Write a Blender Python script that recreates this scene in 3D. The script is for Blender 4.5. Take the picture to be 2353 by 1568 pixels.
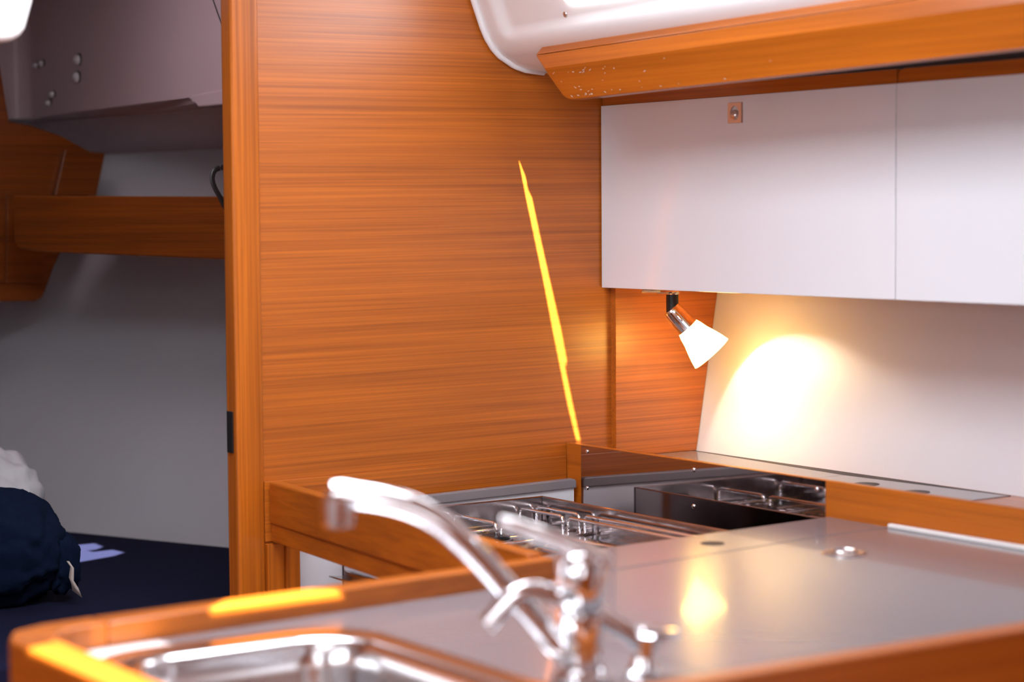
import bpy, bmesh, math, random
from mathutils import Vector, Matrix, geometry, noise

# ---------------------------------------------------------------- camera, world, lights
for o in list(bpy.data.objects):
    bpy.data.objects.remove(o)
S = bpy.context.scene
COL = S.collection
W, H, FPX = 2353.0, 1568.0, 4900.0
yaw, pitch, roll = math.radians(34.1), math.radians(3.43), math.radians(0.4)
CAM = Vector((0, 0, 1.30))
FW = Vector((math.sin(yaw)*math.cos(pitch), math.cos(yaw)*math.cos(pitch), -math.sin(pitch)))
R0 = Vector((math.cos(yaw), -math.sin(yaw), 0)); U0 = R0.cross(FW)
RT = R0*math.cos(roll) - U0*math.sin(roll); UP = RT.cross(FW)
cd = bpy.data.cameras.new('camera'); cam = bpy.data.objects.new('camera', cd); COL.objects.link(cam)
M = Matrix((RT, UP, -FW)).transposed().to_4x4(); M.translation = CAM
cam.matrix_world = M
cd.sensor_width = 36; cd.lens = 36*FPX/W
cd.clip_start = 0.02
cd.dof.use_dof = True; cd.dof.focus_distance = 3.5; cd.dof.aperture_fstop = 3.0
S.camera = cam

def P(px, py, **k):
    """point where the sight line through a pixel of the survey photo meets the plane x/y/z = value"""
    r = FW + RT*((px-W/2)/FPX) - UP*((py-H/2)/FPX)
    (a, v), = k.items(); i = 'xyz'.index(a)
    return CAM + r*((v-CAM[i])/r[i])

def PP(px, py, p0, n):
    r = FW + RT*((px-W/2)/FPX) - UP*((py-H/2)/FPX)
    return CAM + r*((p0-CAM).dot(n)/r.dot(n))

S.view_settings.view_transform = 'Standard'; S.view_settings.look = 'None'
S.view_settings.gamma = 1; S.view_settings.use_curve_mapping = False
S.view_settings.exposure = 0.25

w = bpy.data.worlds.new('sky'); S.world = w; w.use_nodes = True
w.node_tree.nodes['Background'].inputs[0].default_value = (0.75, 0.85, 1, 1)
w.node_tree.nodes['Background'].inputs[1].default_value = 1.0

SUN = Vector((0.35, 0.62, -0.70)).normalized()
sl = bpy.data.lights.new('sun', 'SUN'); sl.energy = 48; sl.angle = math.radians(0.3); sl.color = (1, .95, .90)
so = bpy.data.objects.new('sun', sl); COL.objects.link(so)
so.rotation_euler = SUN.to_track_quat('-Z', 'Y').to_euler()

def area(name, loc, direction, sx, sy, e, col=(1, 1, 1), up='Y'):
    l = bpy.data.lights.new(name, 'AREA'); l.shape = 'RECTANGLE'; l.size = sx; l.size_y = sy
    l.energy = e; l.color = col
    o = bpy.data.objects.new(name, l); COL.objects.link(o); o.location = loc
    o.rotation_euler = Vector(direction).to_track_quat('-Z', up).to_euler()
    return o
CEIL = 1.9
area('saloon_hatch_light', (0.0, 0.35, CEIL-.03), (0, 0, -1), 0.9, 0.8, 17, (.90, .93, 1.0))
area('galley_hatch_light', (1.12, 2.05, CEIL-.03), (0, 0.0, -1), 0.75, 0.7, 21, (.86, .91, 1.0))
area('port_window_light', (-1.5, 0.6, 1.45), (1, 0.1, -.05), 1.8, 0.45, 13, (.86, .92, 1.0))
area('companionway_light', (-0.2, -1.5, 1.5), (.3, 1, -.1), 1.2, 0.8, 8, (.86, .92, 1.0))
area('aft_cabin_fill', (1.30, 3.45, 1.83), (.25, -.05, -1), 0.40, 0.35, 1.7, (1, .86, .93))  # added fill to brighten the moulding and lower wall, no fitting there

# ---------------------------------------------------------------- helpers
def tag(o, label=None, cat=None, group=None, kind=None):
    if label: o['label'] = label
    if cat: o['category'] = cat
    if group: o['group'] = group
    if kind: o['kind'] = kind
    return o

def thing(name, loc, label, cat, group=None):
    o = bpy.data.objects.new(name, None); COL.objects.link(o)
    o.location = loc; o.empty_display_size = .05
    tag(o, label, cat, group)
    return o

def wpos(o):
    v = Vector((0, 0, 0))
    while o is not None:
        v += o.location; o = o.parent
    return v

class MB:
    """collects shapes in world coordinates, links them as ONE mesh object"""
    def __init__(s): s.b = bmesh.new()
    def poly(s, pts):
        vs = [s.b.verts.new(p) for p in pts]; s.b.faces.new(vs); return s
    def box(s, x0, x1, y0, y1, z0, z1):
        return s.prism([(x0, y0, z0), (x1, y0, z0), (x1, y1, z0), (x0, y1, z0)], (0, 0, z1-z0))
    def prism(s, pts, vec):
        vec = Vector(vec); a = [s.b.verts.new(Vector(p)) for p in pts]; c = [s.b.verts.new(Vector(p)+vec) for p in pts]
        n = len(pts)
        s.b.faces.new(a); s.b.faces.new(c[::-1])
        for i in range(n): s.b.faces.new([a[i], c[i], c[(i+1) % n], a[(i+1) % n]])
        return s
    def ring(s, c, x, y, r, n, ry=None):
        ry = r if ry is None else ry
        return [s.b.verts.new(c + x*(r*math.cos(2*math.pi*i/n)) + y*(ry*math.sin(2*math.pi*i/n))) for i in range(n)]
    def bridge(s, a, c):
        n = len(a)
        for i in range(n): s.b.faces.new([a[i], a[(i+1) % n], c[(i+1) % n], c[i]])
    def lathe(s, base, axis, prof, n=32, caps=(True, True), close=False):
        """prof: list of (distance along axis, radius)"""
        axis = Vector(axis).normalized(); x = axis.orthogonal().normalized(); y = axis.cross(x)
        rs = [s.ring(Vector(base)+axis*h, x, y, max(r, 1e-5), n) for h, r in prof]
        for a, c in zip(rs, rs[1:]): s.bridge(a, c)
        if close: s.bridge(rs[-1], rs[0])
        else:
            if caps[0]: s.b.faces.new(rs[0][::-1])
            if caps[1]: s.b.faces.new(rs[-1])
        return s
    def tube(s, pts, r, n=12, flat=1.0, side=None):
        pts = [Vector(p) for p in pts]; rr = r if isinstance(r, (list, tuple)) else [r]*len(pts)
        prev = None; first = None; x = None
        for i, p in enumerate(pts):
            t = (pts[min(i+1, len(pts)-1)] - pts[max(i-1, 0)]).normalized()
            if side is not None: x = (Vector(side) - t*t.dot(Vector(side))).normalized()
            else:
                if x is None: x = t.orthogonal().normalized()
                x = (x - t*t.dot(x)).normalized()
            y = t.cross(x)
            ring = s.ring(p, x, y, rr[i], n, rr[i]*flat)
            if prev: s.bridge(prev, ring)
            else: first = ring
            prev = ring
        s.b.faces.new(first[::-1]); s.b.faces.new(prev)
        return s
    def build(s, name, m, parent=None, bevel=0, seg=2, smooth=False, sub=0):
        bmesh.ops.recalc_face_normals(s.b, faces=s.b.faces)
        off = wpos(parent) if parent is not None else Vector((0, 0, 0))
        if parent is None:
            # origin at the base of the mesh
            xs = [v.co.copy() for v in s.b.verts]
            off = Vector((sum(v.x for v in xs)/len(xs), sum(v.y for v in xs)/len(xs), min(v.z for v in xs)))
        for v in s.b.verts: v.co -= off
        me = bpy.data.meshes.new(name); s.b.to_mesh(me); s.b.free()
        o = bpy.data.objects.new(name, me); COL.objects.link(o)
        if parent is not None: o.parent = parent
        else: o.location = off
        me.materials.append(m)
        if smooth:
            for p in me.polygons: p.use_smooth = True
        if bevel:
            b = o.modifiers.new('bevel', 'BEVEL'); b.width = bevel; b.segments = seg; b.limit_method = 'ANGLE'; b.angle_limit = math.radians(30)
            b.harden_normals = False
        if sub:
            b = o.modifiers.new('sub', 'SUBSURF'); b.levels = sub; b.render_levels = sub
        return o

def bez(pts, n=10):
    """Catmull-Rom through points"""
    pts = [Vector(p) for p in pts]; q = [pts[0]*2-pts[1]] + pts + [pts[-1]*2-pts[-2]]; out = []
    for i in range(1, len(q)-2):
        for k in range(n):
            t = k/n
            out.append(.5*((2*q[i]) + (q[i+1]-q[i-1])*t + (2*q[i-1]-5*q[i]+4*q[i+1]-q[i+2])*t*t + (3*q[i]-q[i-1]-3*q[i+1]+q[i+2])*t**3))
    out.append(pts[-1]); return out

# ---------------------------------------------------------------- materials
def mat(name, col, rough=.5, metal=0, coat=0, spec=.5, bump=0, bscale=200, emis=None, estr=0, coat_rough=.1, sheen=0):
    m = bpy.data.materials.new(name); m.use_nodes = True; nt = m.node_tree; b = nt.nodes['Principled BSDF']
    b.inputs['Base Color'].default_value = (*col, 1); b.inputs['Roughness'].default_value = rough
    b.inputs['Metallic'].default_value = metal; b.inputs['Coat Weight'].default_value = coat
    b.inputs['Coat Roughness'].default_value = coat_rough; b.inputs['Specular IOR Level'].default_value = spec
    b.inputs['Sheen Weight'].default_value = sheen
    if emis: b.inputs['Emission Color'].default_value = (*emis, 1); b.inputs['Emission Strength'].default_value = estr
    g = nt.nodes.new('ShaderNodeNewGeometry'); n = nt.nodes.new('ShaderNodeTexNoise'); n.inputs['Scale'].default_value = bscale
    nt.links.new(g.outputs['Position'], n.inputs['Vector'])
    # slight procedural tone variation of the surface itself
    mx = nt.nodes.new('ShaderNodeMix'); mx.data_type = 'RGBA'; mx.inputs[0].default_value = 0
    mx.inputs[6].default_value = (*col, 1); mx.inputs[7].default_value = (*[c*.93 for c in col], 1)
    nt.links.new(n.outputs['Fac'], mx.inputs[0]); nt.links.new(mx.outputs[2], b.inputs['Base Color'])
    if bump:
        bp = nt.nodes.new('ShaderNodeBump'); bp.inputs['Strength'].default_value = bump; bp.inputs['Distance'].default_value = .001
        nt.links.new(n.outputs['Fac'], bp.inputs['Height']); nt.links.new(bp.outputs['Normal'], b.inputs['Normal'])
    return m

def wood(name, along='x', light=(.50, .130, .009), dark=(.15, .028, .002), fine=1.0, rough=.38, coat=.25, coat_rough=.3, contrast=1.0, tilt=0.0, streaks=.55, turn=0.0):
    m = bpy.data.materials.new(name); m.use_nodes = True; nt = m.node_tree; L = nt.links; b = nt.nodes['Principled BSDF']
    N = lambda t: nt.nodes.new(t)
    g = N('ShaderNodeNewGeometry')
    def layer(sa, sc, detail, rough_):
        mp = N('ShaderNodeMapping'); mp.vector_type = 'TEXTURE'
        sa, sc = 1/sa, 1/sc; sc3 = {'x': (sa, sc, sc), 'y': (sc, sa, sc), 'z': (sc, sc, sa)}[along]
        mp.inputs['Scale'].default_value = sc3; mp.inputs['Rotation'].default_value = (0, tilt, turn)
        L.new(g.outputs['Position'], mp.inputs[0])
        n = N('ShaderNodeTexNoise'); n.inputs['Scale'].default_value = 1; n.inputs['Detail'].default_value = detail
        n.inputs['Roughness'].default_value = rough_; L.new(mp.outputs[0], n.inputs['Vector']); return n.outputs['Fac']
    a = layer(2.2, 330*fine, 3, .6); c = layer(1.3, 130*fine, 3, .6); d = layer(5.0, 620*fine, 2, .5); e = layer(.7, 22*fine, 2, .5)
    def math_(op, x, y, cl=False):
        n = N('ShaderNodeMath'); n.operation = op; n.use_clamp = cl
        for i, v in enumerate((x, y)):
            if isinstance(v, (int, float)): n.inputs[i].default_value = v
            else: L.new(v, n.inputs[i])
        return n.outputs[0]
    v = math_('ADD', math_('MULTIPLY', a, .46), math_('MULTIPLY', c, .36)); v = math_('ADD', v, math_('MULTIPLY', e, .18))
    r = N('ShaderNodeValToRGB'); L.new(v, r.inputs[0])
    r.color_ramp.elements[0].position = .5-.12/contrast; r.color_ramp.elements[0].color = (*[l*.45+k*.55 for l, k in zip(light, dark)], 1)
    r.color_ramp.elements[1].position = .5+.10/contrast; r.color_ramp.elements[1].color = (*[min(1, x*1.12) for x in light], 1)
    # short dark pores
    th = math_('MULTIPLY', math_('SUBTRACT', d, .60, True), 9.0, True)
    gate = math_('MULTIPLY', math_('SUBTRACT', c, .50, True), 6.0, True)
    pore = math_('MULTIPLY', math_('MULTIPLY', th, gate), streaks, True)
    mx = N('ShaderNodeMix'); mx.data_type = 'RGBA'; L.new(pore, mx.inputs[0]); L.new(r.outputs[0], mx.inputs[6]); mx.inputs[7].default_value = (*dark, 1)
    L.new(mx.outputs[2], b.inputs['Base Color'])
    b.inputs['Roughness'].default_value = rough; b.inputs['Coat Weight'].default_value = coat; b.inputs['Coat Roughness'].default_value = coat_rough; b.inputs['Specular IOR Level'].default_value = .3
    bp = N('ShaderNodeBump'); bp.inputs['Strength'].default_value = .12; bp.inputs['Distance'].default_value = .0004; L.new(a, bp.inputs['Height']); L.new(bp.outputs[0], b.inputs['Normal'])
    return m

TX = wood('teak_veneer', 'x', tilt=math.radians(-.6), coat=.8, coat_rough=.36, rough=.36)
TH = wood('shaded_teak_along_hull', 'y', turn=math.radians(25), fine=.7, light=(.27, .062, .005), dark=(.08, .015, .002))  # teak with the aft cabin's shade put into its colour
TD = wood('shaded_teak_panel', 'x', light=(.27, .062, .005), dark=(.08, .015, .002))  # same shade-darkened teak colour, grain across the boat
TY = wood('teak_along_boat', 'y', fine=.7, streaks=.3)
TZ = wood('teak_upright', 'z', fine=.6, streaks=.3)
TXs = wood('solid_teak_across', 'x', fine=.45, streaks=.2, contrast=.7, coat=.6, coat_rough=.2)
TYs = wood('solid_teak_along', 'y', fine=.45, streaks=.2, contrast=.7, coat=.6, coat_rough=.2)
WHITE = mat('white_gloss_laminate', (.80, .80, .83), rough=.16, bscale=3)
WALLW = mat('white_hull_lining', (.78, .77, .80), rough=.42, bscale=4)
LINER = mat('white_moulded_liner', (.88, .87, .87), rough=.32, bscale=3)
GREYLIN = mat('grey_moulding', (.62, .48, .50), rough=.4, bscale=3)
LAM = mat('grey_laminate_top', (.205, .200, .218), rough=.22, coat=.3, bscale=14, coat_rough=.06)
EDGE = mat('dark_edge', (.03, .02, .02), rough=.6)
GREYTRIM = mat('grey_rubber_trim', (.24, .21, .22), rough=.45)
STEEL = mat('brushed_steel', (.62, .60, .61), rough=.13, metal=1, bump=.05, bscale=60)
MIRROR = mat('polished_steel_sheet', (.50, .44, .44), rough=.035, metal=1)
CHROME = mat('chrome', (.85, .85, .87), rough=.07, metal=1)
RIMST = mat('hob_rim_steel', (.46, .41, .41), rough=.14, metal=1)
NICKEL = mat('satin_nickel', (.72, .63, .58), rough=.3, metal=1)
BLACK = mat('black_plastic', (.012, .011, .012), rough=.4)
SEAL = mat('pale_seal', (.78, .76, .74), rough=.4)
NAVY = mat('navy_mattress_cloth', (.012, .014, .040), rough=.95, bump=.6, bscale=900, spec=.1)
FLEECE = mat('navy_fleece', (.006, .013, .036), rough=1, bump=1, bscale=500, spec=.1)
COTTON = mat('white_cotton', (.75, .74, .76), rough=.85, bump=.2, bscale=90)
RIBBON = mat('beige_ribbon', (.62, .52, .46), rough=.6)
GLASSW = mat('bright_window_pane', (.9, .9, .9), rough=.2, emis=(.90, .95, 1), estr=9)
FLOORM = wood('cabin_sole_boards', 'y', fine=.3)

def pane_light(e): pass
# opal lamp glass
SHADE = bpy.data.materials.new('opal_glass'); SHADE.use_nodes = True
_b = SHADE.node_tree.nodes['Principled BSDF']; _b.inputs['Base Color'].default_value = (.95, .88, .75, 1); _b.inputs['Roughness'].default_value = .3
_b.inputs['Emission Color'].default_value = (1, .62, .14, 1); _b.inputs['Emission Strength'].default_value = 13.0

# ---------------------------------------------------------------- the setting
YB, XF, XC, ZC = 2.9, 2.071, 2.145, .8635
HX, HK = 2.343, .173                     # galley hull side: x at z=.89 and outward lean
def hx(z): return HX + HK*(z-.89)

tag(MB().box(-1.6, 2.6, -1.6, 5.2, -.03, 0).build('floor', FLOORM), kind='structure')
# bulkhead right of the aft cabin doorway
tag(MB().box(1.498, 2.5, YB, YB+.025, 0, CEIL).build('wall_back', TX), kind='structure')
# bulkhead left of the doorway (outside the frame) and above it
mb = MB(); mb.box(-1.6, .93, YB, YB+.025, 0, CEIL); mb.box(.93, 1.498, YB, YB+.025, 1.84, CEIL)
tag(mb.build('wall_back_left', TX), kind='structure')
# solid teak post trimming the edge of the bulkhead
tag(MB().box(1.455, 1.502, YB-.006, YB+.030, 0, CEIL).build('trim_1', TZ, bevel=.006, seg=3), kind='structure')
mb = MB()
mb.prism([(hx(0), -1.6, 0), (hx(0)+.03, -1.6, 0), (hx(CEIL)+.03, -1.6, CEIL), (hx(CEIL), -1.6, CEIL)], (0, 4.5, 0))
tag(mb.build('wall_right', WALLW), kind='structure')
tag(MB().box(-1.63, -1.6, -1.6, 5.2, 0, CEIL).build('wall_left', WALLW), kind='structure')
tag(MB().box(-1.6, 2.6, -1.63, -1.6, 0, CEIL).build('wall_front', TX), kind='structure')

# ceiling, with invented openings shaped to cast the sun streak and patches
def up_at(pt, z=CEIL):
    t = (z-pt.z)/SUN.z
    return pt + SUN*t
def hole(pts): return [Vector((q.x, q.y, CEIL)) for q in (up_at(p) for p in pts)]
streak = [(1192, 368), (1207, 405), (1213, 436), (1222, 455), (1240, 540), (1262, 640), (1287, 750), (1301, 822), (1302, 834), (1297, 841), (1333, 1014), (1325, 1012), (1306, 935), (1288, 845), (1268, 745), (1250, 650), (1228, 545), (1208, 450)]
holes = [hole([P(x, y, y=YB) for x, y in streak])]
bed_patch = [(120, 1238), (175, 1240), (212, 1247), (236, 1257), (222, 1263), (200, 1266), (215, 1269), (258, 1264), (285, 1270), (262, 1278), (200, 1289), (160, 1296), (110, 1300)]
holes.append(hole([P(x, y, z=.65) for x, y in bed_patch]))
# openings added to throw sun patches onto the sink rim
for quad in (((.315, 1.020), (.408, 1.026), (.395, 1.084), (.310, 1.078)),
             ((.238, .66), (.276, .66), (.276, 1.050), (.238, 1.030)),
             ((.47, 1.115), (.64, 1.130), (.61, 1.168), (.52, 1.166))):
    holes.append([Vector((x, y, CEIL)) for x, y in quad])
def slab_with_holes(rect, holes, z0, z1):
    x0, x1, y0, y1 = rect
    outer = [Vector((x0, y0, z0)), Vector((x1, y0, z0)), Vector((x1, y1, z0)), Vector((x0, y1, z0))]
    mb = MB(); loops = [outer]+holes; flat = [p for l in loops for p in l]
    tri = geometry.tessellate_polygon([[Vector((p.x, p.y, 0)) for p in l] for l in loops])
    lo = [mb.b.verts.new((p.x, p.y, z0)) for p in flat]
    for t in tri:
        try: mb.b.faces.new([lo[i] for i in t])
        except ValueError: pass
    bmesh.ops.recalc_face_normals(mb.b, faces=mb.b.faces)
    return mb
tag(slab_with_holes((-1.63, 2.6, -1.63, YB+.02), holes, CEIL, CEIL+.002).build('ceiling', LINER), kind='structure')

# ---------------------------------------------------------------- aft cabin beyond the doorway
b1, b2 = P(527, 1257, z=.65), P(150, 1220, z=.65)
u = (b2-b1); u.z = 0; u.normalize(); nout = Vector((-u.y, u.x, 0)); nout = nout if nout.x > 0 else -nout
lean = .34
s0 = b1 - u*((b1.y-(YB+.03))/u.y); s1 = b1 + u*1.3
def hullpt(s, z): return Vector((s.x, s.y, 0)) + nout*(lean*(z-.65)) + Vector((0, 0, z))
mb = MB(); mb.prism([hullpt(s0-u*.3, .3), hullpt(s0-u*.3, 1.9), hullpt(s0-u*.3, 1.9)+nout*.03, hullpt(s0-u*.3, .3)+nout*.03], (s1+u*.6-s0+u*.3))
tag(mb.build('wall_aft_right', WALLW), kind='structure')
tag(MB().box(-.3, 1.95, 4.98, 5.0, 0, 1.9).build('wall_aft', WALLW), kind='structure')
tag(MB().box(-.3, -.27, YB+.03, 5.0, 0, 1.9).build('wall_aft_left', WALLW), kind='structure')
tag(MB().box(-.3, 2.6, YB+.025, 5.0, 1.86, 1.88).build('ceiling_aft', LINER), kind='structure')

# mattress: fills the berth, follows the hull
e1 = b1 + u*1.0
def mline(off): return [Vector((-.2, YB+.06, 0)), s0-nout*off-u*.0, e1-nout*off, Vector((-.2, e1.y-nout.y*off, 0))]
mb = MB(); ra = [[mb.b.verts.new(Vector((p.x, max(p.y, YB+.04), z))) for p in mline(off)] for off, z in ((.056, .52), (.004, .65))]
mb.bridge(*ra); mb.b.faces.new(ra[0][::-1]); mb.b.faces.new(ra[1])
matt = mb.build('mattress', NAVY, bevel=.008, seg=3)
tag(matt, 'dark navy cloth covered mattress filling the aft cabin berth', 'mattress')
mb = MB(); mb.prism([Vector((p.x, max(p.y, YB+.04), 0)) for p in mline(.30)], (0, 0, .519))
tag(mb.build('berth_platform', TY), 'teak platform of the berth under the navy mattress', 'berth')

# moulded cockpit underside hanging over the berth
z_lo = 1.512
mo = thing('cockpit_moulding', (1.75, 3.9, z_lo), 'grey moulded cockpit underside over the berth with round bolt caps', 'moulding')
prof = [(1.756, 3.0)]; prof += [(1.75, y) for y in (3.2, 3.6, 4.0, 4.3)]
cy, r_ = 4.46, .045
for k in range(7):
    a = math.radians(90*k/6); prof.append((1.75-r_+r_*math.cos(a), cy-r_+r_*math.sin(a)))
prof += [(1.62, 4.464), (1.60, 4.475)]
def zb_(y):
    if y > 4.4: return 1.512
    if y > 3.66: return 1.514 + (4.4-y)*.008
    return 1.5195 if y > 3.62 else 1.509
prof = [(1.756, 3.0), (1.75, 3.2), (1.75, 3.619), (1.75, 3.645)] + prof[3:]
mb = MB(); lo = [mb.b.verts.new((x, y, zb_(y))) for x, y in prof]
hi = [mb.b.verts.new((x-(.0 if i < len(prof)-2 else .10), y, 1.87)) for i, (x, y) in enumerate(prof)]
for i in range(len(prof)-1): mb.b.faces.new([lo[i], lo[i+1], hi[i+1], hi[i]])
sk = mb.build('side_skin', GREYLIN, mo, smooth=False)
m_ = sk.modifiers.new('thick', 'SOLIDIFY'); m_.thickness = .012; m_.offset = 0
# sloping underside outboard of the skin, down to the hull lining
def hull_hit(px, py):
    p0 = hullpt(b1, .65); nn = u.cross(Vector((nout.x*lean, nout.y*lean, 1)).normalized())
    return PP(px, py, p0, nn)
q1, q2 = hull_hit(530, 338), hull_hit(205, 352)
q0 = q1 + (q1-q2)*.35
mb = MB()
A = [Vector((1.79, 3.0, 1.503)), P(530, 243, x=1.79), P(300, 262, x=1.79), P(72, 281, x=1.79)]
C_ = [Vector((1.752, 3.0, 1.509)), Vector((1.752, 3.619, 1.509)), Vector((1.752, 3.7, 1.5195)), Vector((1.752, 4.47, 1.512))]
vc_ = [mb.b.verts.new(p) for p in C_]
B = [q0, q1, (q1+q2)/2, q2]
va = [mb.b.verts.new(p) for p in A]
for i in range(3): mb.b.faces.new([vc_[i], vc_[i+1], va[i+1], va[i]])
ga = [A[0].lerp(A[3], k/24) for k in range(25)]; gb = [B[0].lerp(B[3], k/24) for k in range(25)]
gg = [[mb.b.verts.new(p.lerp(q_, j/8)) for j in range(9)] for p, q_ in zip(ga, gb)]
for i in range(24):
    for j in range(8): mb.b.faces.new([gg[i][j], gg[i+1][j], gg[i+1][j+1], gg[i][j+1]])
un = mb.build('underside', GREYLIN, mo); m_ = un.modifiers.new('thick', 'SOLIDIFY'); m_.thickness = .008; m_.offset = 1
MB().tube(A, .003, 8).build('edge_bead', GREYLIN, mo, smooth=True)
MB().tube([q0, q1, (q1+q2)/2, q2], .005, 8).build('bead', GREYLIN, mo, smooth=True)
# lower lip with a slanted end, right part of the skin
mb = MB()
lip = [P(436, 219, x=1.742), P(444, 232, x=1.742), P(455, 246, x=1.742), P(560, 236, x=1.742), P(620, 229, x=1.742), P(620, 190, x=1.742), P(560, 197, x=1.742)]
mb.prism(lip, (.02, 0, 0)); mb.build('lip', GREYLIN, mo, bevel=.003)
for (px, py, r) in ((179, 138, .0115), (177, 178, .0115), (84, 151, .0065), (97, 146, .0065), (122, 217, .0065), (113, 237, .0065)):
    c = P(px, py, x=1.742)
    cap = MB().lathe(c+Vector((.006, 0, 0)), (-1, 0, 0), [(0, r), (.006, r), (.012, r*.8), (.015, r*.35)], 20).build('bolt_cap', WALLW, mo, smooth=True)
    MB().lathe(c+Vector((.002, -.0030, .0014)), (-1, 0, 0), [(0, r*1.12), (.0022, r*1.12)], 20).build('washer', BLACK, cap)
# seam line high on the skin
MB().tube([P(488, -5, x=1.743), P(500, 30, x=1.743), P(512, 62, x=1.743), P(530, 110, x=1.743)], .0012, 6).build('seam', EDGE, mo)

# shelf along the hull with a teak fascia
fo = s0 - nout*.17; nn = nout
def F(px, py): return PP(px, py, fo, nn)
sh = thing('berth_shelf', F(300, 590), 'shade-darkened teak shelf with a deep front board along the hull above the berth', 'shelf')
pts = [F(30, 450), F(620, 452), F(620, 604), F(518, 597), F(130, 581), F(70, 576), F(42, 570), F(31, 555)]
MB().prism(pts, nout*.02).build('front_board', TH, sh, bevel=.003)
mb = MB(); t0, t1, t2, t3 = F(30, 500), F(620, 504), F(620, 504)+nout*.26, F(30, 500)+nout*.26
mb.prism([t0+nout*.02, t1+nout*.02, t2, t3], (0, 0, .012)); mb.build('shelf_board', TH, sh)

# teak locker closing the far end of the berth
lk = thing('end_locker', P(60, 692, y=4.22), 'shade-darkened teak locker with rounded lower corner at the far end of the berth', 'locker')
def K(px, py, y=4.22): return P(px, py, y=y)
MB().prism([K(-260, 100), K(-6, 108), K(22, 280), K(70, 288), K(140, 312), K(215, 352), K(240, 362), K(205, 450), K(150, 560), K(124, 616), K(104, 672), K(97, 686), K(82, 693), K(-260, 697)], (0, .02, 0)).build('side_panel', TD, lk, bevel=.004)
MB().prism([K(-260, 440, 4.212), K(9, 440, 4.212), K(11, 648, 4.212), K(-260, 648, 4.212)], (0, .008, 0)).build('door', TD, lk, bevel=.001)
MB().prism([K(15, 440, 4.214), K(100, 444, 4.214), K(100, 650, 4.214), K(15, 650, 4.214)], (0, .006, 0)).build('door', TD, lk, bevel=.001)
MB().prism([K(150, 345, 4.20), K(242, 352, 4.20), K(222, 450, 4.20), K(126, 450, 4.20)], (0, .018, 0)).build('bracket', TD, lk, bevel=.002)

# soft things on the berth
def lump(name, c, sx, sy, sz, m, seed, amp, rot=0, squash=.35, sub=5, pts=None, freq=6, parent=None, slump=0.0):
    b = bmesh.new(); bmesh.ops.create_icosphere(b, subdivisions=sub, radius=1)
    rz = Matrix.Rotation(rot, 3, 'Z')
    for v in b.verts:
        p = v.co.copy()
        e = squash
        q = Vector([math.copysign(abs(t)**(1-e*.6), t) for t in p])
        n_ = noise.fractal(p*freq*.35+Vector((seed, 0, 0)), .8, 2.1, 4)
        fold = 1-abs(noise.noise(p*freq*.5+Vector((0, seed, 0))))
        q *= 1 + amp*n_ + amp*.6*(fold-.7)
        rr_ = max(0.0, p.dot(R0) if rot else 0.0)
        q = Vector((q.x*sx, q.y*sy, q.z*sz*(1-slump*rr_))); q = rz @ q
        q += c
        v.co = q
    zmin = .652
    for v in b.verts:
        if v.co.z < zmin: v.co.z = zmin
    mb = MB(); mb.b.free(); mb.b = b
    return mb.build(name, m, parent, smooth=True)
c1 = P(0, 1290, z=.75)
bl = thing('navy_blanket', (1.21, 3.42, .652), 'dark navy fleece blanket rolled up at the left on the mattress', 'blanket')
BC = PP(20, 1300, Vector((1.33, 3.40, .7)), Vector((-.45, -.89, 0)))
BC = PP(2, 1300, Vector((1.30, 3.42, .7)), Vector((-.45, -.89, 0)))
lump('fleece_roll', Vector((BC.x, BC.y, .738)), .104, .10, .102, FLEECE, 3.3, .115, rot=-.55, parent=bl, slump=.38, freq=6)
kn = PP(138, 1292, Vector((BC.x, BC.y, .7)), Vector((-.45, -.89, 0)))
lump('gathered_end', kn, .030, .035, .050, FLEECE, 9.1, .20, freq=9, sub=4, parent=bl)
k0 = [PP(x, y, kn-Vector((.02, .045, 0)), Vector((-.45, -.89, 0))) for x, y in ((156, 1290), (166, 1306), (164, 1335), (172, 1352), (178, 1374))]
mb = MB(); ww = [.002, .003, .004, .006, .008]
vs = [(mb.b.verts.new(p-R0*a+Vector((0, 0, .003*i))), mb.b.verts.new(p+R0*a+Vector((.0, 0, 0)))) for i, (p, a) in enumerate(zip(k0, ww))]
for (a, b_), (c, d_) in zip(vs, vs[1:]): mb.b.faces.new([a, b_, d_, c])
rb = mb.build('ribbon', RIBBON, bl, smooth=True); tag(rb, 'pale beige ribbon'); m_ = rb.modifiers.new('t', 'SOLIDIFY'); m_.thickness = .0012
pc = PP(-36, 1180, Vector((1.45, 3.80, .7)), Vector((-.45, -.89, 0)))
pl = lump('white_pillow', Vector((pc.x, pc.y, .72)), .118, .07, .150, COTTON, 5.7, .12, rot=-.5, squash=.3, slump=.30)
tag(pl, 'crumpled white cotton pillow behind the navy blanket', 'pillow')

# black strap hanging beside the doorway post
st = [P(530, 384, y=3.0), P(505, 386, y=3.0), P(492, 394, y=3.0), P(488, 412, y=3.0), P(494, 432, y=3.0), P(505, 452, y=3.0), P(518, 478, y=3.0), P(535, 500, y=3.0)]
o = MB().tube(bez(st, 6), .0042, 10, .35, side=(1, 0, .2)).build('black_strap', BLACK, smooth=True)
tag(o, 'black webbing strap looped out from behind the doorway post', 'strap')
# hinge leaf on the post edge
o = MB().box(1.4525, 1.4552, YB+.004, YB+.022, P(523, 1040, y=2.92).z, P(523, 945, y=2.92).z).build('door_hinge', BLACK, bevel=.0005)
tag(o, 'small black hinge leaf on the edge of the teak post', 'hinge')

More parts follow.
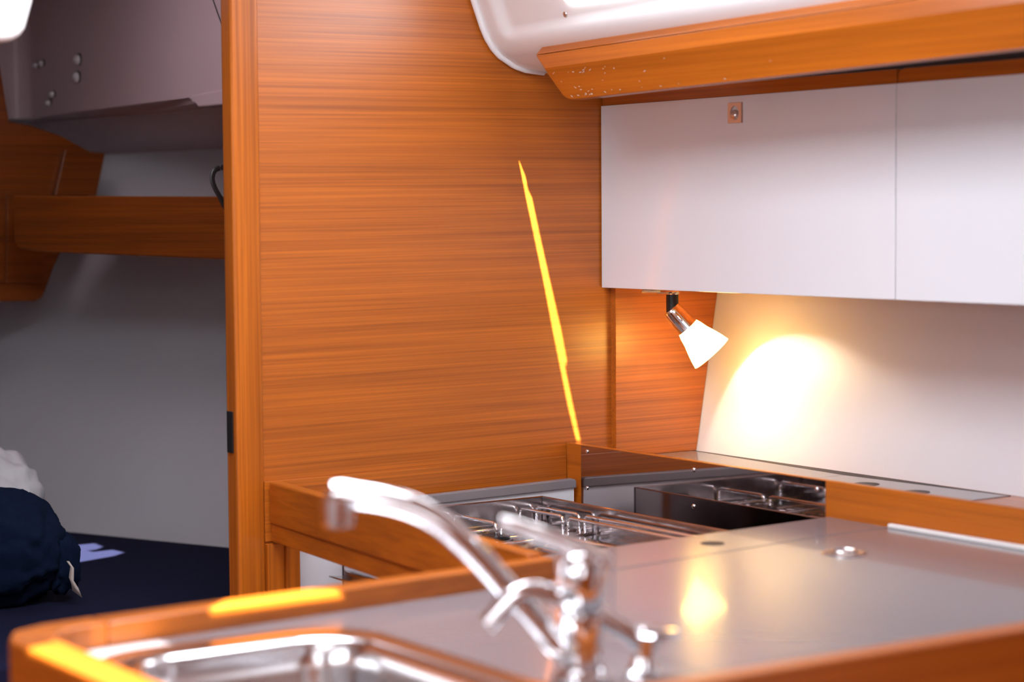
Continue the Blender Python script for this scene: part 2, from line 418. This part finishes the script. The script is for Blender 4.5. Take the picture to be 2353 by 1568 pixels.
# ---------------------------------------------------------------- cabin-side liner with portlight (upper right)
ln = thing('side_liner', (1.93, 2.2, 1.53), 'white moulded liner on the cabin side above the teak handrail board', 'liner')
lp = [(1.80, 1.895), (1.872, 1.70), (1.891, 1.643), (1.907, 1.602), (1.916, 1.584), (1.928, 1.568), (1.94, 1.557), (1.957, 1.548), (1.966, 1.543), (1.975, 1.540), (1.99, 1.536), (2.027, 1.533), (2.09, 1.530), (2.16, 1.530)]
mb = MB()
wx0, wx1 = P(1302, 5, x=1.893).y, 1.95      # portlight start (far end), near end
fine_ = []
for (xa, za), (xb, zb) in zip(lp, lp[1:]):
    nseg = max(1, int(math.hypot(xb-xa, zb-za)/.006)) if za < 1.72 and za > 1.55 else 1
    fine_ += [(xa+(xb-xa)*k/nseg, za+(zb-za)*k/nseg) for k in range(nseg)]
fine_.append(lp[-1])
def sm(a, b_, t):
    t = max(0, min(1, (t-a)/(b_-a))); return t*t*(3-2*t)
def dent(z, y):      # the middle of the moulding is pressed in
    return .011*sm(1.576, 1.592, z)*(1-sm(2.828, 2.856, y))
yy = [2.896, 2.885, 2.87, 2.862, 2.856, 2.849, 2.842, 2.835, 2.828, 2.82, 2.80, 2.6, 2.0, 1.2, .2]
rows = []
for y in yy:
    row = []
    for i, (x, z) in enumerate(fine_):
        t = Vector((fine_[min(i+1, len(fine_)-1)][0]-fine_[max(i-1, 0)][0], 0, fine_[min(i+1, len(fine_)-1)][1]-fine_[max(i-1, 0)][1])).normalized()
        nrm = Vector((t.z, 0, -t.x)); nrm = nrm if nrm.z < 0 or nrm.x < 0 else -nrm
        row.append(mb.b.verts.new(Vector((x, y, z+.018*(2.8-y))) - nrm*dent(z, y)))
    rows.append(row)
for a, c in zip(rows, rows[1:]):
    for i in range(len(a)-1): mb.b.faces.new([a[i], a[i+1], c[i+1], c[i]])
mb.build('liner_skin', LINER, ln, smooth=True)
MB().tube([Vector((x-.002, 2.892, z-.0018)) for x, z in fine_ if z < 1.85][:-2], .0055, 10).build('sealant_bead', LINER, ln, smooth=True)
def LX(z, y):   # x on the pressed-in face at height z
    z -= .018*(2.8-y)
    for (x0, z0), (x1, z1) in zip(fine_, fine_[1:]):
        if z1 <= z <= z0: return x0+(x1-x0)*(z0-z)/(z0-z1)+.0115*sm(1.576, 1.592, z)
    return 1.85
def face_pt(px, py, off=0):
    z = 1.6; y = 2.6
    for _ in range(12):
        x = LX(z, y)+off; p = P(px, py, x=x); z, y = p.z, p.y
    return p
sc = face_pt(1296, 35, -.002)
MB().lathe(sc+Vector((.004, 0, .002)), (-1, 0, -.3), [(0, .0052), (.002, .0050), (.0036, .0035), (.0042, .001)], 20).build('screw', NICKEL, ln, smooth=True)
# portlight
fp = [face_pt(1292, -25, -.004), face_pt(1293, -2, -.004), face_pt(1302, 6, -.004), face_pt(1316, 9, -.004), face_pt(1400, -2, -.004), face_pt(1500, -17, -.004), face_pt(1800, -62, -.004)]
a, b_ = Vector((1.856, fp[-1].y, 1.79)), Vector((1.856, fp[0].y, 1.79))
o = MB().prism(fp+[a, b_], (.006, 0, 0)).build('window_1', GLASSW, None, bevel=.001); tag(o, kind='structure')

# teak handrail board
vb = thing('handrail_board', (1.95, 2.2, 1.48), 'teak handrail board with worn scratched end running above the white lockers', 'handrail')
def V(px, py, x=1.95): return P(px, py, x=x)
VX = 1.925
def row_(left, pxl, slope_, x):   # left end point and the far right end of one long edge
    return [P(*left, x=x), P(pxl[0], pxl[1], x=x)]
VB = VX+.016
Bm = [P(1312, 229, x=VB), P(4600, -144.5, x=VB)]; Bl = [P(1293, 219, x=VB-.001), P(1302, 226, x=VB)]
Jn = [P(1250, 157, x=VX), P(4600, -305.5, x=VX)]
Tn = [P(1231, 127, x=VX+.003), P(4600, -369, x=VX+.003)]
Sn = [P(1246, 108, x=VX+.011), P(4600, -405.7, x=VX+.011)]
mb = MB(); bk = Vector((.026, 0, 0))
left = [Tn[0], Jn[0], P(1272, 190, x=VX+.008), Bl[0], Bl[1], Bm[0]]
f_ = [mb.b.verts.new(p) for p in left]; fr = [mb.b.verts.new(p) for p in (Bm[1], Jn[1], Tn[1])]
bb_ = [mb.b.verts.new(p+bk) for p in left]; br = [mb.b.verts.new(p+bk) for p in (Bm[1], Tn[1])]
mb.b.faces.new([f_[1], f_[2], f_[3], f_[4], f_[5], fr[0], fr[1]]); mb.b.faces.new([f_[0], f_[1], fr[1], fr[2]])
for a, b_ in zip(range(5), range(1, 6)): mb.b.faces.new([f_[a], f_[b_], bb_[b_], bb_[a]])
mb.b.faces.new([f_[5], fr[0], br[0], bb_[5]]); mb.b.faces.new([fr[2], f_[0], bb_[0], br[1]]); mb.b.faces.new([fr[0], fr[1], fr[2], br[1], br[0]]); mb.b.faces.new(bb_+[br[0], br[1]])
mb.build('board', TYs, vb, bevel=.0015)
mb = MB(); up2 = Vector((.012, 0, 0))
mb.prism([Tn[0]+Vector((0, 0, .0006)), Tn[1]+Vector((0, 0, .0006)), Sn[1], Sn[0]], up2); mb.build('top_edge', TYs, vb, bevel=.001)
rnd = random.Random(4)
mb = MB()
for k in range(46):
    px = rnd.choice([rnd.uniform(1250, 1360), rnd.uniform(1270, 1420), rnd.uniform(1300, 1800)]); py = 224-(px-1300)*.113 - rnd.choice([rnd.uniform(0, 4), rnd.uniform(0, 70), rnd.uniform(10, 60)])
    if px < 1310 and py > 145+(px-1250)*1.2: continue
    pj = 157-(px-1250)*.138; pb_ = 229-(px-1312)*.1136; tt = max(0, min(1, (py-pj)/(pb_-pj))); c = V(px, py, VX-.0004+.016*tt); L_ = rnd.uniform(.0008, .004); a = rnd.uniform(-.6, .6)
    d = Vector((0, math.cos(a), math.sin(a)))*L_; e = Vector((0, -math.sin(a), math.cos(a)))*rnd.uniform(.0003, .0009)
    mb.prism([c-d, c+e, c+d, c-e], (-.0002, 0, 0))
o = mb.build('scratches', RIBBON, vb); tag(o, 'pale nicks and scratches', kind='stuff')

# ---------------------------------------------------------------- overhead lockers
oc = thing('overhead_locker', (2.3, 2.2, 1.17), 'long overhead galley locker with glossy white lift-up doors', 'cabinet')
mb = MB(); mb.box(XC+.020, 2.40, .72, YB-.003, 1.1785, 1.194); mb.build('bottom', TY, oc)
mb = MB(); mb.box(XC+.020, 2.38, YB-.018, YB-.003, 1.194, 1.51); mb.build('end_panel', TX, oc)
mb = MB(); mb.box(XC+.04, XC+.055, .72, YB-.018, 1.194, 1.60); mb.build('backing', EDGE, oc)
ysplit = P(2058, 440, x=XC).y
for k, (y0, y1) in enumerate(((ysplit+.0008, YB-.003), (1.45, ysplit-.0008), (.72, 1.4484))):
    d = MB().box(XC, XC+.018, y0, y1, 1.1735, 1.4790).build('door', WHITE, oc, bevel=.001)
    yv = y1+.0
    g = MB().prism([(XC+.0025, y0+.001, 1.4792), (XC+.0025, y1, 1.4792), (XC+.0025, y1, 1.492 if k else 1.499), (XC+.0025, y1-.004, 1.497 if k else 1.499), (XC+.0025, y1-.012, 1.4995), (XC+.0025, y0+.001, 1.4995)], (.016, 0, 0)).build('grip_rail', TYs, d, bevel=.001)
    if k == 0:
        a, c = P(1671, 236, x=XC-.003), P(1704, 283, x=XC-.003)
        lt = MB()
        ym, zm = (a.y+c.y)/2, (a.z+c.z)/2
        n_ = 28; hole_ = []; outer = []
        for i in range(n_):
            t = 2*math.pi*(i+.5)/n_; cx, sx = math.cos(t), math.sin(t); m = max(abs(cx), abs(sx))
            outer.append((ym+.0172*cx/m, zm+.0165*sx/m)); hole_.append((ym+.0098*cx, zm+.0108*sx))
        rings = []
        for (xx, ring) in ((XC+.0005, outer), (XC-.003, [(ym+(y-ym)*.93, zm+(z-zm)*.93) for y, z in outer]), (XC-.003, hole_), (XC-.0004, hole_)):
            rings.append([lt.b.verts.new((xx, y, z)) for y, z in ring])
        for r1, r2 in zip(rings, rings[1:]): lt.bridge(r1, r2)
        lt.lathe(Vector((XC, ym-.0005, zm-.0035)), (-1, 0, .1), [(0, .0082), (.003, .0082), (.006, .007), (.0078, .0045), (.0085, .001)], 24)
        tag(lt.build('door_latch', NICKEL, d, smooth=False), 'square nickel push-button latch')

# teak side panel under the locker, lit by the lamp
yp = 2.886
mb = MB(); zt = 1.1785
mb.prism([(2.166, yp, .885), (hx(.885)-.001, yp, .885), (hx(zt)-.001, yp, zt), (2.166, yp, zt)], (0, YB-yp, 0))
o = mb.build('partition_board', TX, None, bevel=.0008); tag(o, 'short teak end panel under the overhead locker, lit orange by the lamp', 'panel')

# ---------------------------------------------------------------- spot lamp
lamp = thing('spot_lamp', (2.21, 2.78, 1.172), 'small chrome swivel spotlight with glowing opal glass shade under the locker', 'lamp')
SX = P(1545, 690, x=2.208); ax = Vector((SX.x, SX.y, 0))
dc = Vector((ax.x, ax.y, 1.1715)) - R0*.021
MB().lathe(dc, (0, 0, -1), [(-.0066, .020), (0, .031), (.0035, .032), (.0055, .029), (.006, .01)], 40).build('mounting_plate', CHROME, lamp, smooth=False)
MB().lathe(Vector((ax.x, ax.y, 1.1685)), (0, 0, -1), [(0, .0115), (.004, .0115), (.005, .0105)], 28).build('collar', CHROME, lamp)
zz = P(1545, 716, x=ax.x).z
MB().lathe(Vector((ax.x, ax.y, 1.164)), (0, 0, -1), [(0, .0103), (1.164-zz, .0103), (1.164-zz+.006, .008)], 28).build('stem', BLACK, lamp)
nv = Vector((FW.x, FW.y, 0)).normalized()
Z3 = ax+nv*(-.012)
def LP(px, py): return PP(px, py, Vector((ax.x, ax.y, 1.13))-nv*.004, nv)
A0, A1, A2 = LP(1533, 712), LP(1575, 757), LP(1637, 815)
d1 = (LP(1638, 813)-LP(1541, 707)).normalized()
A0 = LP(1541, 710); L1 = (LP(1581, 752)-A0).length; L2 = (LP(1637, 813)-A0).length
MB().lathe(A0, d1, [(0, .0135), (.001, .0150), (.004, .0158), (L1, .0188), (L1+.003, .0188)], 36).build('socket', CHROME, lamp, smooth=False, bevel=0)
side = UP.cross(d1).normalized()
# ribbed slot on the socket facing the room
e_ = (-nv - d1*(-nv).dot(d1)).normalized()
b0 = A0+d1*.008+e_*.0165
MB().tube([b0, b0+d1*(L1*.75)], .0028, 10, .4, side=d1.cross(e_)).build('socket_clip', CHROME, lamp, smooth=True)
Ls = L2-L1; t0 = L1-.001
outp = [(t0, .0180), (t0+.002, .0198), (t0+Ls*.15, .0222), (t0+Ls*.35, .0250), (t0+Ls*.6, .0303), (t0+Ls*.8, .0340), (t0+Ls, .0368)]
inn = [(h, r-.0022) for h, r in reversed(outp)]
MB().lathe(A0, d1, outp+inn, 48, close=True).build('lamp_shade', SHADE, lamp, smooth=True)
bulbp = A0+d1*(t0+Ls*.40)
MB().lathe(A0+d1*(t0+.003), d1, [(0, .007), (.012, .009), (.02, .0085), (.026, .004)], 20).build('bulb', mat('bulb', (1, .9, .7), emis=(1, .8, .5), estr=30), lamp, smooth=True)
pl_ = bpy.data.lights.new('lamp_glow', 'SPOT'); pl_.energy = 1.5; pl_.color = (1, .84, .66); pl_.shadow_soft_size = .004
pl_.spot_size = math.radians(150); pl_.spot_blend = .3
po = bpy.data.objects.new('lamp_glow', pl_); COL.objects.link(po); po.location = A0+d1*(t0+Ls*.50)
po.rotation_euler = d1.to_track_quat('-Z', 'Y').to_euler()

# ---------------------------------------------------------------- outboard ledge and fiddle
Zl = .884
fd = thing('fiddle_board', (XF, 2.0, .55), 'tall teak fiddle board between the worktop and the outboard ledge', 'fiddle rail')
MB().box(XF, XF+.012, .6, YB-.001, .30, .9155).build('board', TYs, fd, bevel=.002)
y0, y1 = P(1898, 1140, x=XF).y, P(1336.5, 1080, x=XF).y
sp = MB().box(XF-.0012, XF, y0, y1, .60, .9145).build('steel_panel', MIRROR, fd)
tag(sp, 'polished steel splash sheet screwed to the board')
for px, py in ((1349, 1038), (1349, 1122), (1594, 1080), (1594, 1164), (1877, 1125)):
    c = P(px, py, x=XF-.0012)
    MB().lathe(c, (-1, 0, 0), [(0, .0038), (.0012, .0036), (.0022, .0022), (.0024, .0005)], 18).build('screw', CHROME, sp, smooth=True)

lg = thing('outboard_ledge', (2.2, 2.0, .86), 'teak ledge along the hull with inset grey laminate lids', 'shelf')
mb = MB(); mb.prism([(XF+.0125, .6, .862), (hx(.862)-.001, .6, .862), (hx(.862)-.001, yp-.001, .862), (XF+.0125, yp-.001, .862)], (0, 0, Zl-.862)); mb.build('frame', TYs, lg)
xs_, ysp = XF+.035, 2.4675
o = MB().prism([(xs_, 2.145, Zl), (2.322, 2.145, Zl), (2.300, ysp-.0008, Zl), (xs_, ysp-.0008, Zl)], (0, 0, .0012)).build('lid', LAM, lg)
tag(o, 'grey laminate lid with two oval finger holes')
for px, py in ((1990, 1113), (2105, 1131)):
    c = P(px, py, z=Zl+.0012); MB().lathe(c, (0, 0, 1), [(0, .0205), (.0004, .0205)], 32).build('finger_hole', EDGE, o)
o = MB().prism([(xs_, ysp+.0008, Zl), (2.300, ysp+.0008, Zl), (2.330, yp-.004, Zl), (xs_, yp-.004, Zl)], (0, 0, .0012)).build('lid', LAM, lg)
mb = MB(); mb.prism([(2.3225, 2.145, Zl), (2.3255, 2.145, Zl), (2.3335, yp-.003, Zl), (2.3305, yp-.003, Zl), (2.3005, ysp, Zl)], (0, 0, .0014)); mb.build('groove', EDGE, lg)

# ---------------------------------------------------------------- niche round the stove
o = MB().box(1.556, XF-.001, YB-.002, YB-.0002, .30, .80).build('niche_lining', WHITE, None); tag(o, 'white laminate lining on the bulkhead in the stove niche', 'panel')
# seam board at worktop height on the bulkhead
o = MB().box(1.5025, XF-.001, YB-.0035, YB-.0003, .80, .8925).build('cleat_board', TX, None, bevel=.0006); tag(o, 'low teak board on the bulkhead just behind the stove', 'board')
hs = thing('heat_shield', (1.88, 2.86, .6), 'white heat shield with a grey top trim behind the stove', 'panel')
MB().prism([(1.62, 2.862, .60), (2.060, 2.862, .60), (2.060, 2.862, .846), (1.62, 2.862, .838)], (0, .006, 0)).build('sheet', WHITE, hs)
MB().prism([(1.62, 2.858, .836), (2.063, 2.858, .843), (2.063, 2.858, .8545), (2.060, 2.858, .858), (2.055, 2.858, .8592), (1.62, 2.858, .8515)], (0, .014, 0)).build('top_trim', GREYTRIM, hs, bevel=.002)

sr = thing('stove_rail', (1.50, 2.5, .80), 'wide teak front rail in front of the stove from post to sink counter', 'rail')
mb = MB(); a0, a1 = Vector((1.508, 2.893, .8)), Vector((1.433, 2.085, .8))
th = Vector((.020, -.002, 0))
up_ = Vector((0, 0, .028)); mb.prism([a0+up_, a1+up_, a1+th+up_, a0+th+up_], (0, 0, .0655)); mb.build('board', TYs, sr, bevel=.004, seg=3)
mb = MB(); i_ = Vector((.003, 0, 0)); mb.prism([a0+i_-Vector((0, 0, .0)), a1+i_, a1+th, a0+th], (0, 0, .0275)); mb.build('lower_lip', TYs, sr, bevel=.002)
ub = thing('niche_upright', (1.53, 2.88, 0), 'narrow teak upright beside the white stove niche, under the rail', 'post')
MB().box(1.503, 1.532, YB-.010, YB-.0005, 0, .797).build('wide_strip', TZ, ub, bevel=.001)
MB().box(1.5325, 1.556, YB-.016, YB-.0005, 0, .797).build('edge_strip', TZ, ub, bevel=.0015)

# ---------------------------------------------------------------- stove
X0, X1, Y0, Y1, ZT = 1.600, 1.977, 2.335, 2.834, .840
stv = thing('gas_stove', (1.79, 2.58, .40), 'stainless steel galley stove with raised hob rim in its niche', 'stove')
MB().box(X0+.012, X1-.004, Y0+.004, Y1-.004, .40, .785).build('oven_body', STEEL, stv, bevel=.004)
mb = MB()
for (a, b_, c, d) in ((X0, X1, Y0, Y0+.005), (X0, X1, Y1-.005, Y1), (X0, X0+.005, Y0+.0051, Y1-.0051), (X1-.005, X1, Y0+.0051, Y1-.0051)):
    mb.box(a, b_, c, d, .700, ZT)
rim = mb.build('hob_rim', RIMST, stv, bevel=.0018)
# pressed hob floor with shallow ribs
mb = MB(); nx, ny = 60, 60; gr = []
for i in range(nx+1):
    row = []
    for j in range(ny+1):
        x = X0+.004+(X1-X0-.008)*i/nx; y = Y0+.004+(Y1-Y0-.008)*j/ny
        z = .7905 + .0012*math.cos((x-X0)*2*math.pi/.022) * (1 if .03 < x-X0 < .36 else 0)
        for by in (2.46, 2.71):
            rr = math.hypot(x-1.80, y-by)
            if rr < .07: z = .7905-.004*(1-(rr/.07)**2)
        row.append(mb.b.verts.new((x, y, z)))
    gr.append(row)
for i in range(nx):
    for j in range(ny): mb.b.faces.new([gr[i][j], gr[i+1][j], gr[i+1][j+1], gr[i][j+1]])
mb.build('hob_floor', STEEL, stv, smooth=True)
for by, r in ((2.46, .040), (2.71, .032)):
    bu = MB().lathe((1.80, by, .787), (0, 0, 1), [(0, r*1.15), (.008, r*1.1), (.010, r*.9), (.014, r*.88), (.015, r*.3)], 32).build('burner', STEEL, stv, smooth=False)
    MB().lathe((1.80, by, .802), (0, 0, 1), [(0, r*.75), (.004, r*.75), (.005, r*.6)], 32).build('burner_cap', BLACK, bu)
def wire(pts, r=.0029): return bez_corner(pts)
def arch(mb, a, b_, z0, z1, r=.003, both=True):
    """wire arch from a to b, horizontal at z1, legs to z0"""
    a, b_ = Vector((*a, 0)), Vector((*b_, 0)); d = (b_-a).normalized(); c = .008; up = Vector((0, 0, 1))
    pts = [a+up*z0, a+up*(z1-c), a+d*c*.3+up*(z1-c*.3), a+d*c+up*z1, b_-d*c+up*z1]
    pts += [b_-d*c*.3+up*(z1-c*.3), b_+up*(z1-c), b_+up*z0] if both else [b_+up*z1]
    mb.tube(pts, r, 10)
for (ya, yb) in ((2.345, 2.692), (2.706, 2.825)):
    g = thing('pan_grate', (1.80, (ya+yb)/2, .802), 'wire pan grate over the %s end of the hob' % ('nearer, worktop' if ya < 2.5 else 'far, bulkhead'), 'pan support')
    for x in (1.66, 1.80, 1.926, 1.958):
        mb = MB(); arch(mb, (x, ya), (x, yb), .7920, .8245, .0028); mb.build('wire_arch', CHROME, g, smooth=True)
    for y in ((ya+.02), yb-.012):
        mb = MB(); mb.tube([(1.625, y, .7965), (1.965, y, .7965)], .0026, 10); mb.build('cross_wire', CHROME, g, smooth=True)
# oven front: rail, handle, drip ledge
MB().prism([(X0+.012, Y0+.01, .743), (X0+.012, Y1-.004, .743), (X0-.012, Y1+.018, .743), (X0-.012, Y0+.01, .743)], (0, 0, .0025)).build('drip_ledge', STEEL, stv)
MB().tube([(X0-.004, Y0+.03, .764), (X0-.004, Y1-.03, .764)], .0085, 16).build('door_handle', CHROME, stv, smooth=True)
MB().box(X0+.002, X0+.012, Y0+.02, Y1-.012, .50, .741).build('oven_door', mat('oven_glass', (.10, .05, .03), rough=.1), stv, bevel=.002)
for k in range(3):
    kb = MB().lathe((X0+.012, 2.76-.12*k, .786), (-1, 0, 0), [(0, .011), (.012, .010), (.014, .008)], 20).build('control_knob', CHROME, stv)

# ---------------------------------------------------------------- sink counter (peninsula)
pn = thing('sink_counter', (1.4, 1.8, 0), 'teak edged galley counter with grey laminate worktop and sink in the foreground', 'counter')
def sp_(x, off=0): return 2.0 + (x-.81)*.0975 + off     # inner line of the far rim / seam line
def far(x): return 2.213 + (x-1.6)*.088
# worktop with a sink cut-out
SXa, SXb, SYa, SYb = .830, 1.082, 1.20, 1.912
def rrect(x0, x1, y0, y1, r, z, n=8):
    out = []
    for cx, cy, a in ((x1-r, y1-r, 0), (x0+r, y1-r, 90), (x0+r, y0+r, 180), (x1-r, y0+r, 270)):
        for k in range(n+1):
            t = math.radians(a+90*k/n); out.append(Vector((cx+r*math.cos(t), cy+r*math.sin(t), z)))
    return out
NY = 1.468
cut = rrect(SXa-.0, SXb, 1.50, SYb, .06, ZC)
outer = [Vector((.79, NY-.01, ZC)), Vector((1.2735, NY-.01, ZC)), Vector((1.2735, sp_(1.2735), ZC)), Vector((.79, sp_(.79), ZC))]
def cutslab(name, outer, cut, mt_, parent, th=.012):
    mb = MB(); loops = [outer, cut]; flat = outer+cut
    tri = geometry.tessellate_polygon([[Vector((p.x, p.y, 0)) for p in l] for l in loops])
    v = [mb.b.verts.new(p) for p in flat]
    for t in tri: mb.b.faces.new([v[i] for i in t])
    r = bmesh.ops.extrude_face_region(mb.b, geom=mb.b.faces[:])
    for e in r['geom']:
        if isinstance(e, bmesh.types.BMVert): e.co.z -= th
    return mb.build(name, mt_, parent)
cutslab('worktop', outer, cut, LAM, pn)
lid = MB().prism([(1.2755, NY-.01, ZC-.012), (XF-.001, NY-.01, ZC-.012), (XF-.001, 2.128, ZC-.012), (1.92, sp_(1.92)+.012, ZC-.012), (1.50, sp_(1.5)-.002, ZC-.012), (1.2755, sp_(1.2755)-.002, ZC-.012)], (0, 0, .012)).build('fridge_lid', LAM, pn, bevel=.0006)
tag(lid, 'large grey laminate lid with a flush ring pull')
c = P(1940, 1272, z=ZC)
lt = MB(); lt.lathe(c, (0, 0, 1), [(-.001, .029), (.0010, .029), (.0016, .027), (.0014, .021), (.0002, .019)], 40)
lt.build('pull_plate', NICKEL, lid, smooth=False)
lt = MB().tube([c+Vector((math.cos(t)*.016, math.sin(t)*.016, .0035)) for t in [2*math.pi*k/24 for k in range(25)]], .0016, 8); lt.build('pull_ring', CHROME, lid, smooth=True)
# strip board behind the seam
st_ = MB().prism([(1.475, sp_(1.475)+.001, ZC-.020), (1.92, sp_(1.92)+.0145, ZC-.020), (XF-.001, 2.131, ZC-.020), (XF-.001, far(XF), ZC-.020), (1.46, far(1.46), ZC-.020)], (0, 0, .020)).build('rear_strip', LAM, pn, bevel=.0006)
tag(st_, 'narrow laminate board with one finger hole')
c = P(1637, 1249, z=ZC+.0002); MB().lathe(c, (0, 0, 1), [(-.0002, .016), (.0004, .016)], 32).build('finger_hole', EDGE, st_)
# pale seal along the fiddle
o = MB().prism([(XF-.010, .9, ZC), (XF-.0012, .9, ZC), (XF-.0012, 2.126, ZC), (XF-.010, 2.126, ZC)], (0, 0, .006)).build('seal_strip', SEAL, pn, bevel=.002)
# teak rims: far, left, rounded corner, near
ZR = .8885
RI = [Vector((1.457, sp_(1.457), 0)), Vector((1.15, sp_(1.15), 0)), Vector((.86, sp_(.86), 0)), Vector((.815, sp_(.815)-.002, 0)), Vector((.797, 1.985, 0)), Vector((.789, 1.96, 0)), Vector((.786, 1.8, 0)), Vector((.786, NY, 0))]
RO = [Vector((1.457, sp_(1.457, .026), 0)), Vector((1.15, sp_(1.15, .030), 0)), Vector((.86, sp_(.86, .040), 0)), Vector((.80, 2.037, 0)), Vector((.765, 2.020, 0)), Vector((.746, 1.980, 0)), Vector((.742, 1.8, 0)), Vector((.742, NY-.03, 0))]
def band(name, idx, z0, z1, m):
    mb = MB(); pts_in = [RI[i] for i in idx]; pts_out = [RO[i] for i in idx]
    mb.prism([Vector((p.x, p.y, z0)) for p in pts_in] + [Vector((p.x, p.y, z0)) for p in reversed(pts_out)], (0, 0, z1-z0))
    return mb.build(name, m, pn, bevel=.004, seg=3)
band('far_rim', [0, 1, 2], ZC-.035, ZR, TXs)
band('corner_block', [2, 3, 4, 5], ZC-.035, ZR, TZ)
band('left_rim', [5, 6, 7], ZC-.035, ZR, TYs)
MB().box(.742, XF-.001, NY-.030, NY, ZC-.10, .888).build('near_rim', TXs, pn, bevel=.004, seg=3)
# cabinet body below
mb = MB(); mb.box(.775, .793, NY-.02, 2.0, 0, ZC-.035); mb.build('end_panel', TY, pn)
mb = MB(); mb.prism([(.80, 2.0, 0), (1.457, 2.063, 0), (1.457, 2.075, 0), (.80, 2.015, 0)], (0, 0, ZC-.035)); mb.build('rear_panel', TX, pn)
mb = MB(); mb.box(.775, XF-.001, NY-.024, NY-.008, 0, ZC-.10); mb.build('front_panel', TX, pn)
mb = MB(); mb.prism([(1.46, 2.192, 0), (XF-.001, 2.235, 0), (XF-.001, 2.247, 0), (1.46, 2.2, 0)], (0, 0, ZC-.02)); mb.build('niche_panel', TX, pn)

# sink
sk_ = thing('sink', (.94, 1.70, .70), 'stainless steel sink basin with rolled rim set in the worktop', 'sink')
mb = MB()
secs = [(-.030, 0.0003, .085), (-.029, .0020, .085), (-.020, .0032, .078), (-.006, .0036, .065), (.000, .0020, .060), (.003, -.004, .058), (.006, -.030, .055), (.014, -.13, .05), (.030, -.155, .05), (.060, -.160, .03)]
rs = []
for ins_, dz, r in secs:
    pr = rrect(SXa+ins_, SXb-ins_*(1.25 if ins_ < 0 else 1), 1.50+ins_, SYb-ins_*(2.0 if ins_ < 0 else 1), max(.02, r), ZC+dz, 10)
    rs.append([mb.b.verts.new(p) for p in pr])
for a, c in zip(rs, rs[1:]): mb.bridge(a, c)
mb.b.faces.new(rs[-1])
mb.build('basin', mat('sink_steel', (.78, .78, .79), rough=.16, metal=1), sk_, smooth=True)
MB().lathe((.94, 1.71, ZC-.1605), (0, 0, 1), [(0, .040), (.003, .040), (.004, .034), (.001, .02)], 32).build('drain', CHROME, sk_)

# main faucet
fb = P(1335, 1565, z=ZC); fb.z = ZC
fc = thing('mixer_faucet', fb, 'chrome mixer faucet with long arched spout over the sink', 'faucet')
hd = math.radians(150); fn = Vector((-math.sin(hd), math.cos(hd), 0)); fdv = Vector((math.cos(hd), math.sin(hd), 0))
def FQ(px, py): return PP(px, py, fb, fn)
MB().lathe(fb, (0, 0, 1), [(0, .0265), (.004, .0265), (.006, .023), (.010, .0205), (.062, .0200), (.066, .0190)], 40).build('body', CHROME, fc, smooth=False)
MB().lathe(fb+Vector((0, 0, .0665)), (0, 0, 1), [(0, .0190), (.004, .0225), (.030, .0235), (.046, .0225), (.054, .018), (.057, .008)], 40).build('cartridge_cap', CHROME, fc, smooth=True)
spn = [fb+Vector((0, 0, .030))+fdv*.010, FQ(1285, 1490), FQ(1225, 1418), FQ(1172, 1362), FQ(1120, 1302), FQ(1070, 1250), FQ(1015, 1203), FQ(955, 1170), FQ(890, 1150), FQ(830, 1140), FQ(785, 1133), FQ(765, 1135)]
MB().tube(bez(spn, 6), .0132, 20, .85).build('spout', CHROME, fc, smooth=True)
oc_ = FQ(777, 1150)
MB().lathe(oc_+Vector((0, 0, .004)), (0, 0, -1), [(-.006, .010), (.003, .0145), (.012, .0150), (.026, .0145), (.028, .011)], 28).build('aerator', CHROME, fc, smooth=False)
lv = [FQ(1388, 1300), FQ(1365, 1282), FQ(1300, 1252), FQ(1220, 1222), FQ(1160, 1203), FQ(1148, 1200)]
MB().tube(bez(lv, 5), [.015]*5+[.014]*5+[.0125]*5+[.011]*5+[.010]*6, 18, .7, side=(fn)).build('lever', CHROME, fc, smooth=True)

# foot-pump faucet
pb = P(1478, 1556, z=ZC); pb.z = ZC
pf = thing('pump_faucet', pb, 'small chrome swivel faucet with bent spout in front of the mixer faucet', 'faucet')
h2 = math.radians(160); n2 = Vector((-math.sin(h2), math.cos(h2), 0))
def GQ(px, py): return PP(px, py, pb, n2)
MB().lathe(pb, (0, 0, 1), [(0, .0175), (.004, .0175), (.008, .013), (.018, .0105), (.045, .0095), (.048, .0085)], 32).build('body', CHROME, pf, smooth=False)
sq = [pb+Vector((0, 0, .020)), GQ(1468, 1478), GQ(1428, 1446), GQ(1350, 1405), GQ(1275, 1370), GQ(1225, 1357), GQ(1185, 1368), GQ(1158, 1392), GQ(1135, 1418), GQ(1118, 1438)]
MB().tube(bez(sq, 6), .0090, 18).build('spout', CHROME, pf, smooth=True)
hc = Vector((pb.x, pb.y, P(1510, 1457, z=.9).z)); hc = PP(1508, 1456, pb, n2)
MB().lathe(hc-Vector((0, 0, .003)), (0, 0, 1), [(-.014, .004), (-.001, .005), (0, .020), (.003, .0225), (.005, .020), (.006, .01)], 32).build('handle', CHROME, pf, smooth=False)

# white deckhead hatch frame, top left
hb = MB()
yq = 2.45
o1 = [P(90, -40, y=yq), P(78, 0, y=yq), P(66, 45, y=yq), P(60, 66, y=yq), P(48, 82, y=yq), P(30, 92, y=yq), P(12, 95, y=yq), P(-150, 95, y=yq), P(-150, -40, y=yq)]
o1 = [p for p in o1]; z_up = CEIL-.002
o1[0] = Vector((o1[0].x+.03, yq, z_up)); o1[-1] = Vector((o1[-1].x, yq, z_up))
hb.prism(o1, (0, .10, 0)); o = hb.build('hatch_surround', LINER, None, bevel=.010, seg=4)
tag(o, 'white moulded hatch surround hanging at the upper left corner', 'hatch')
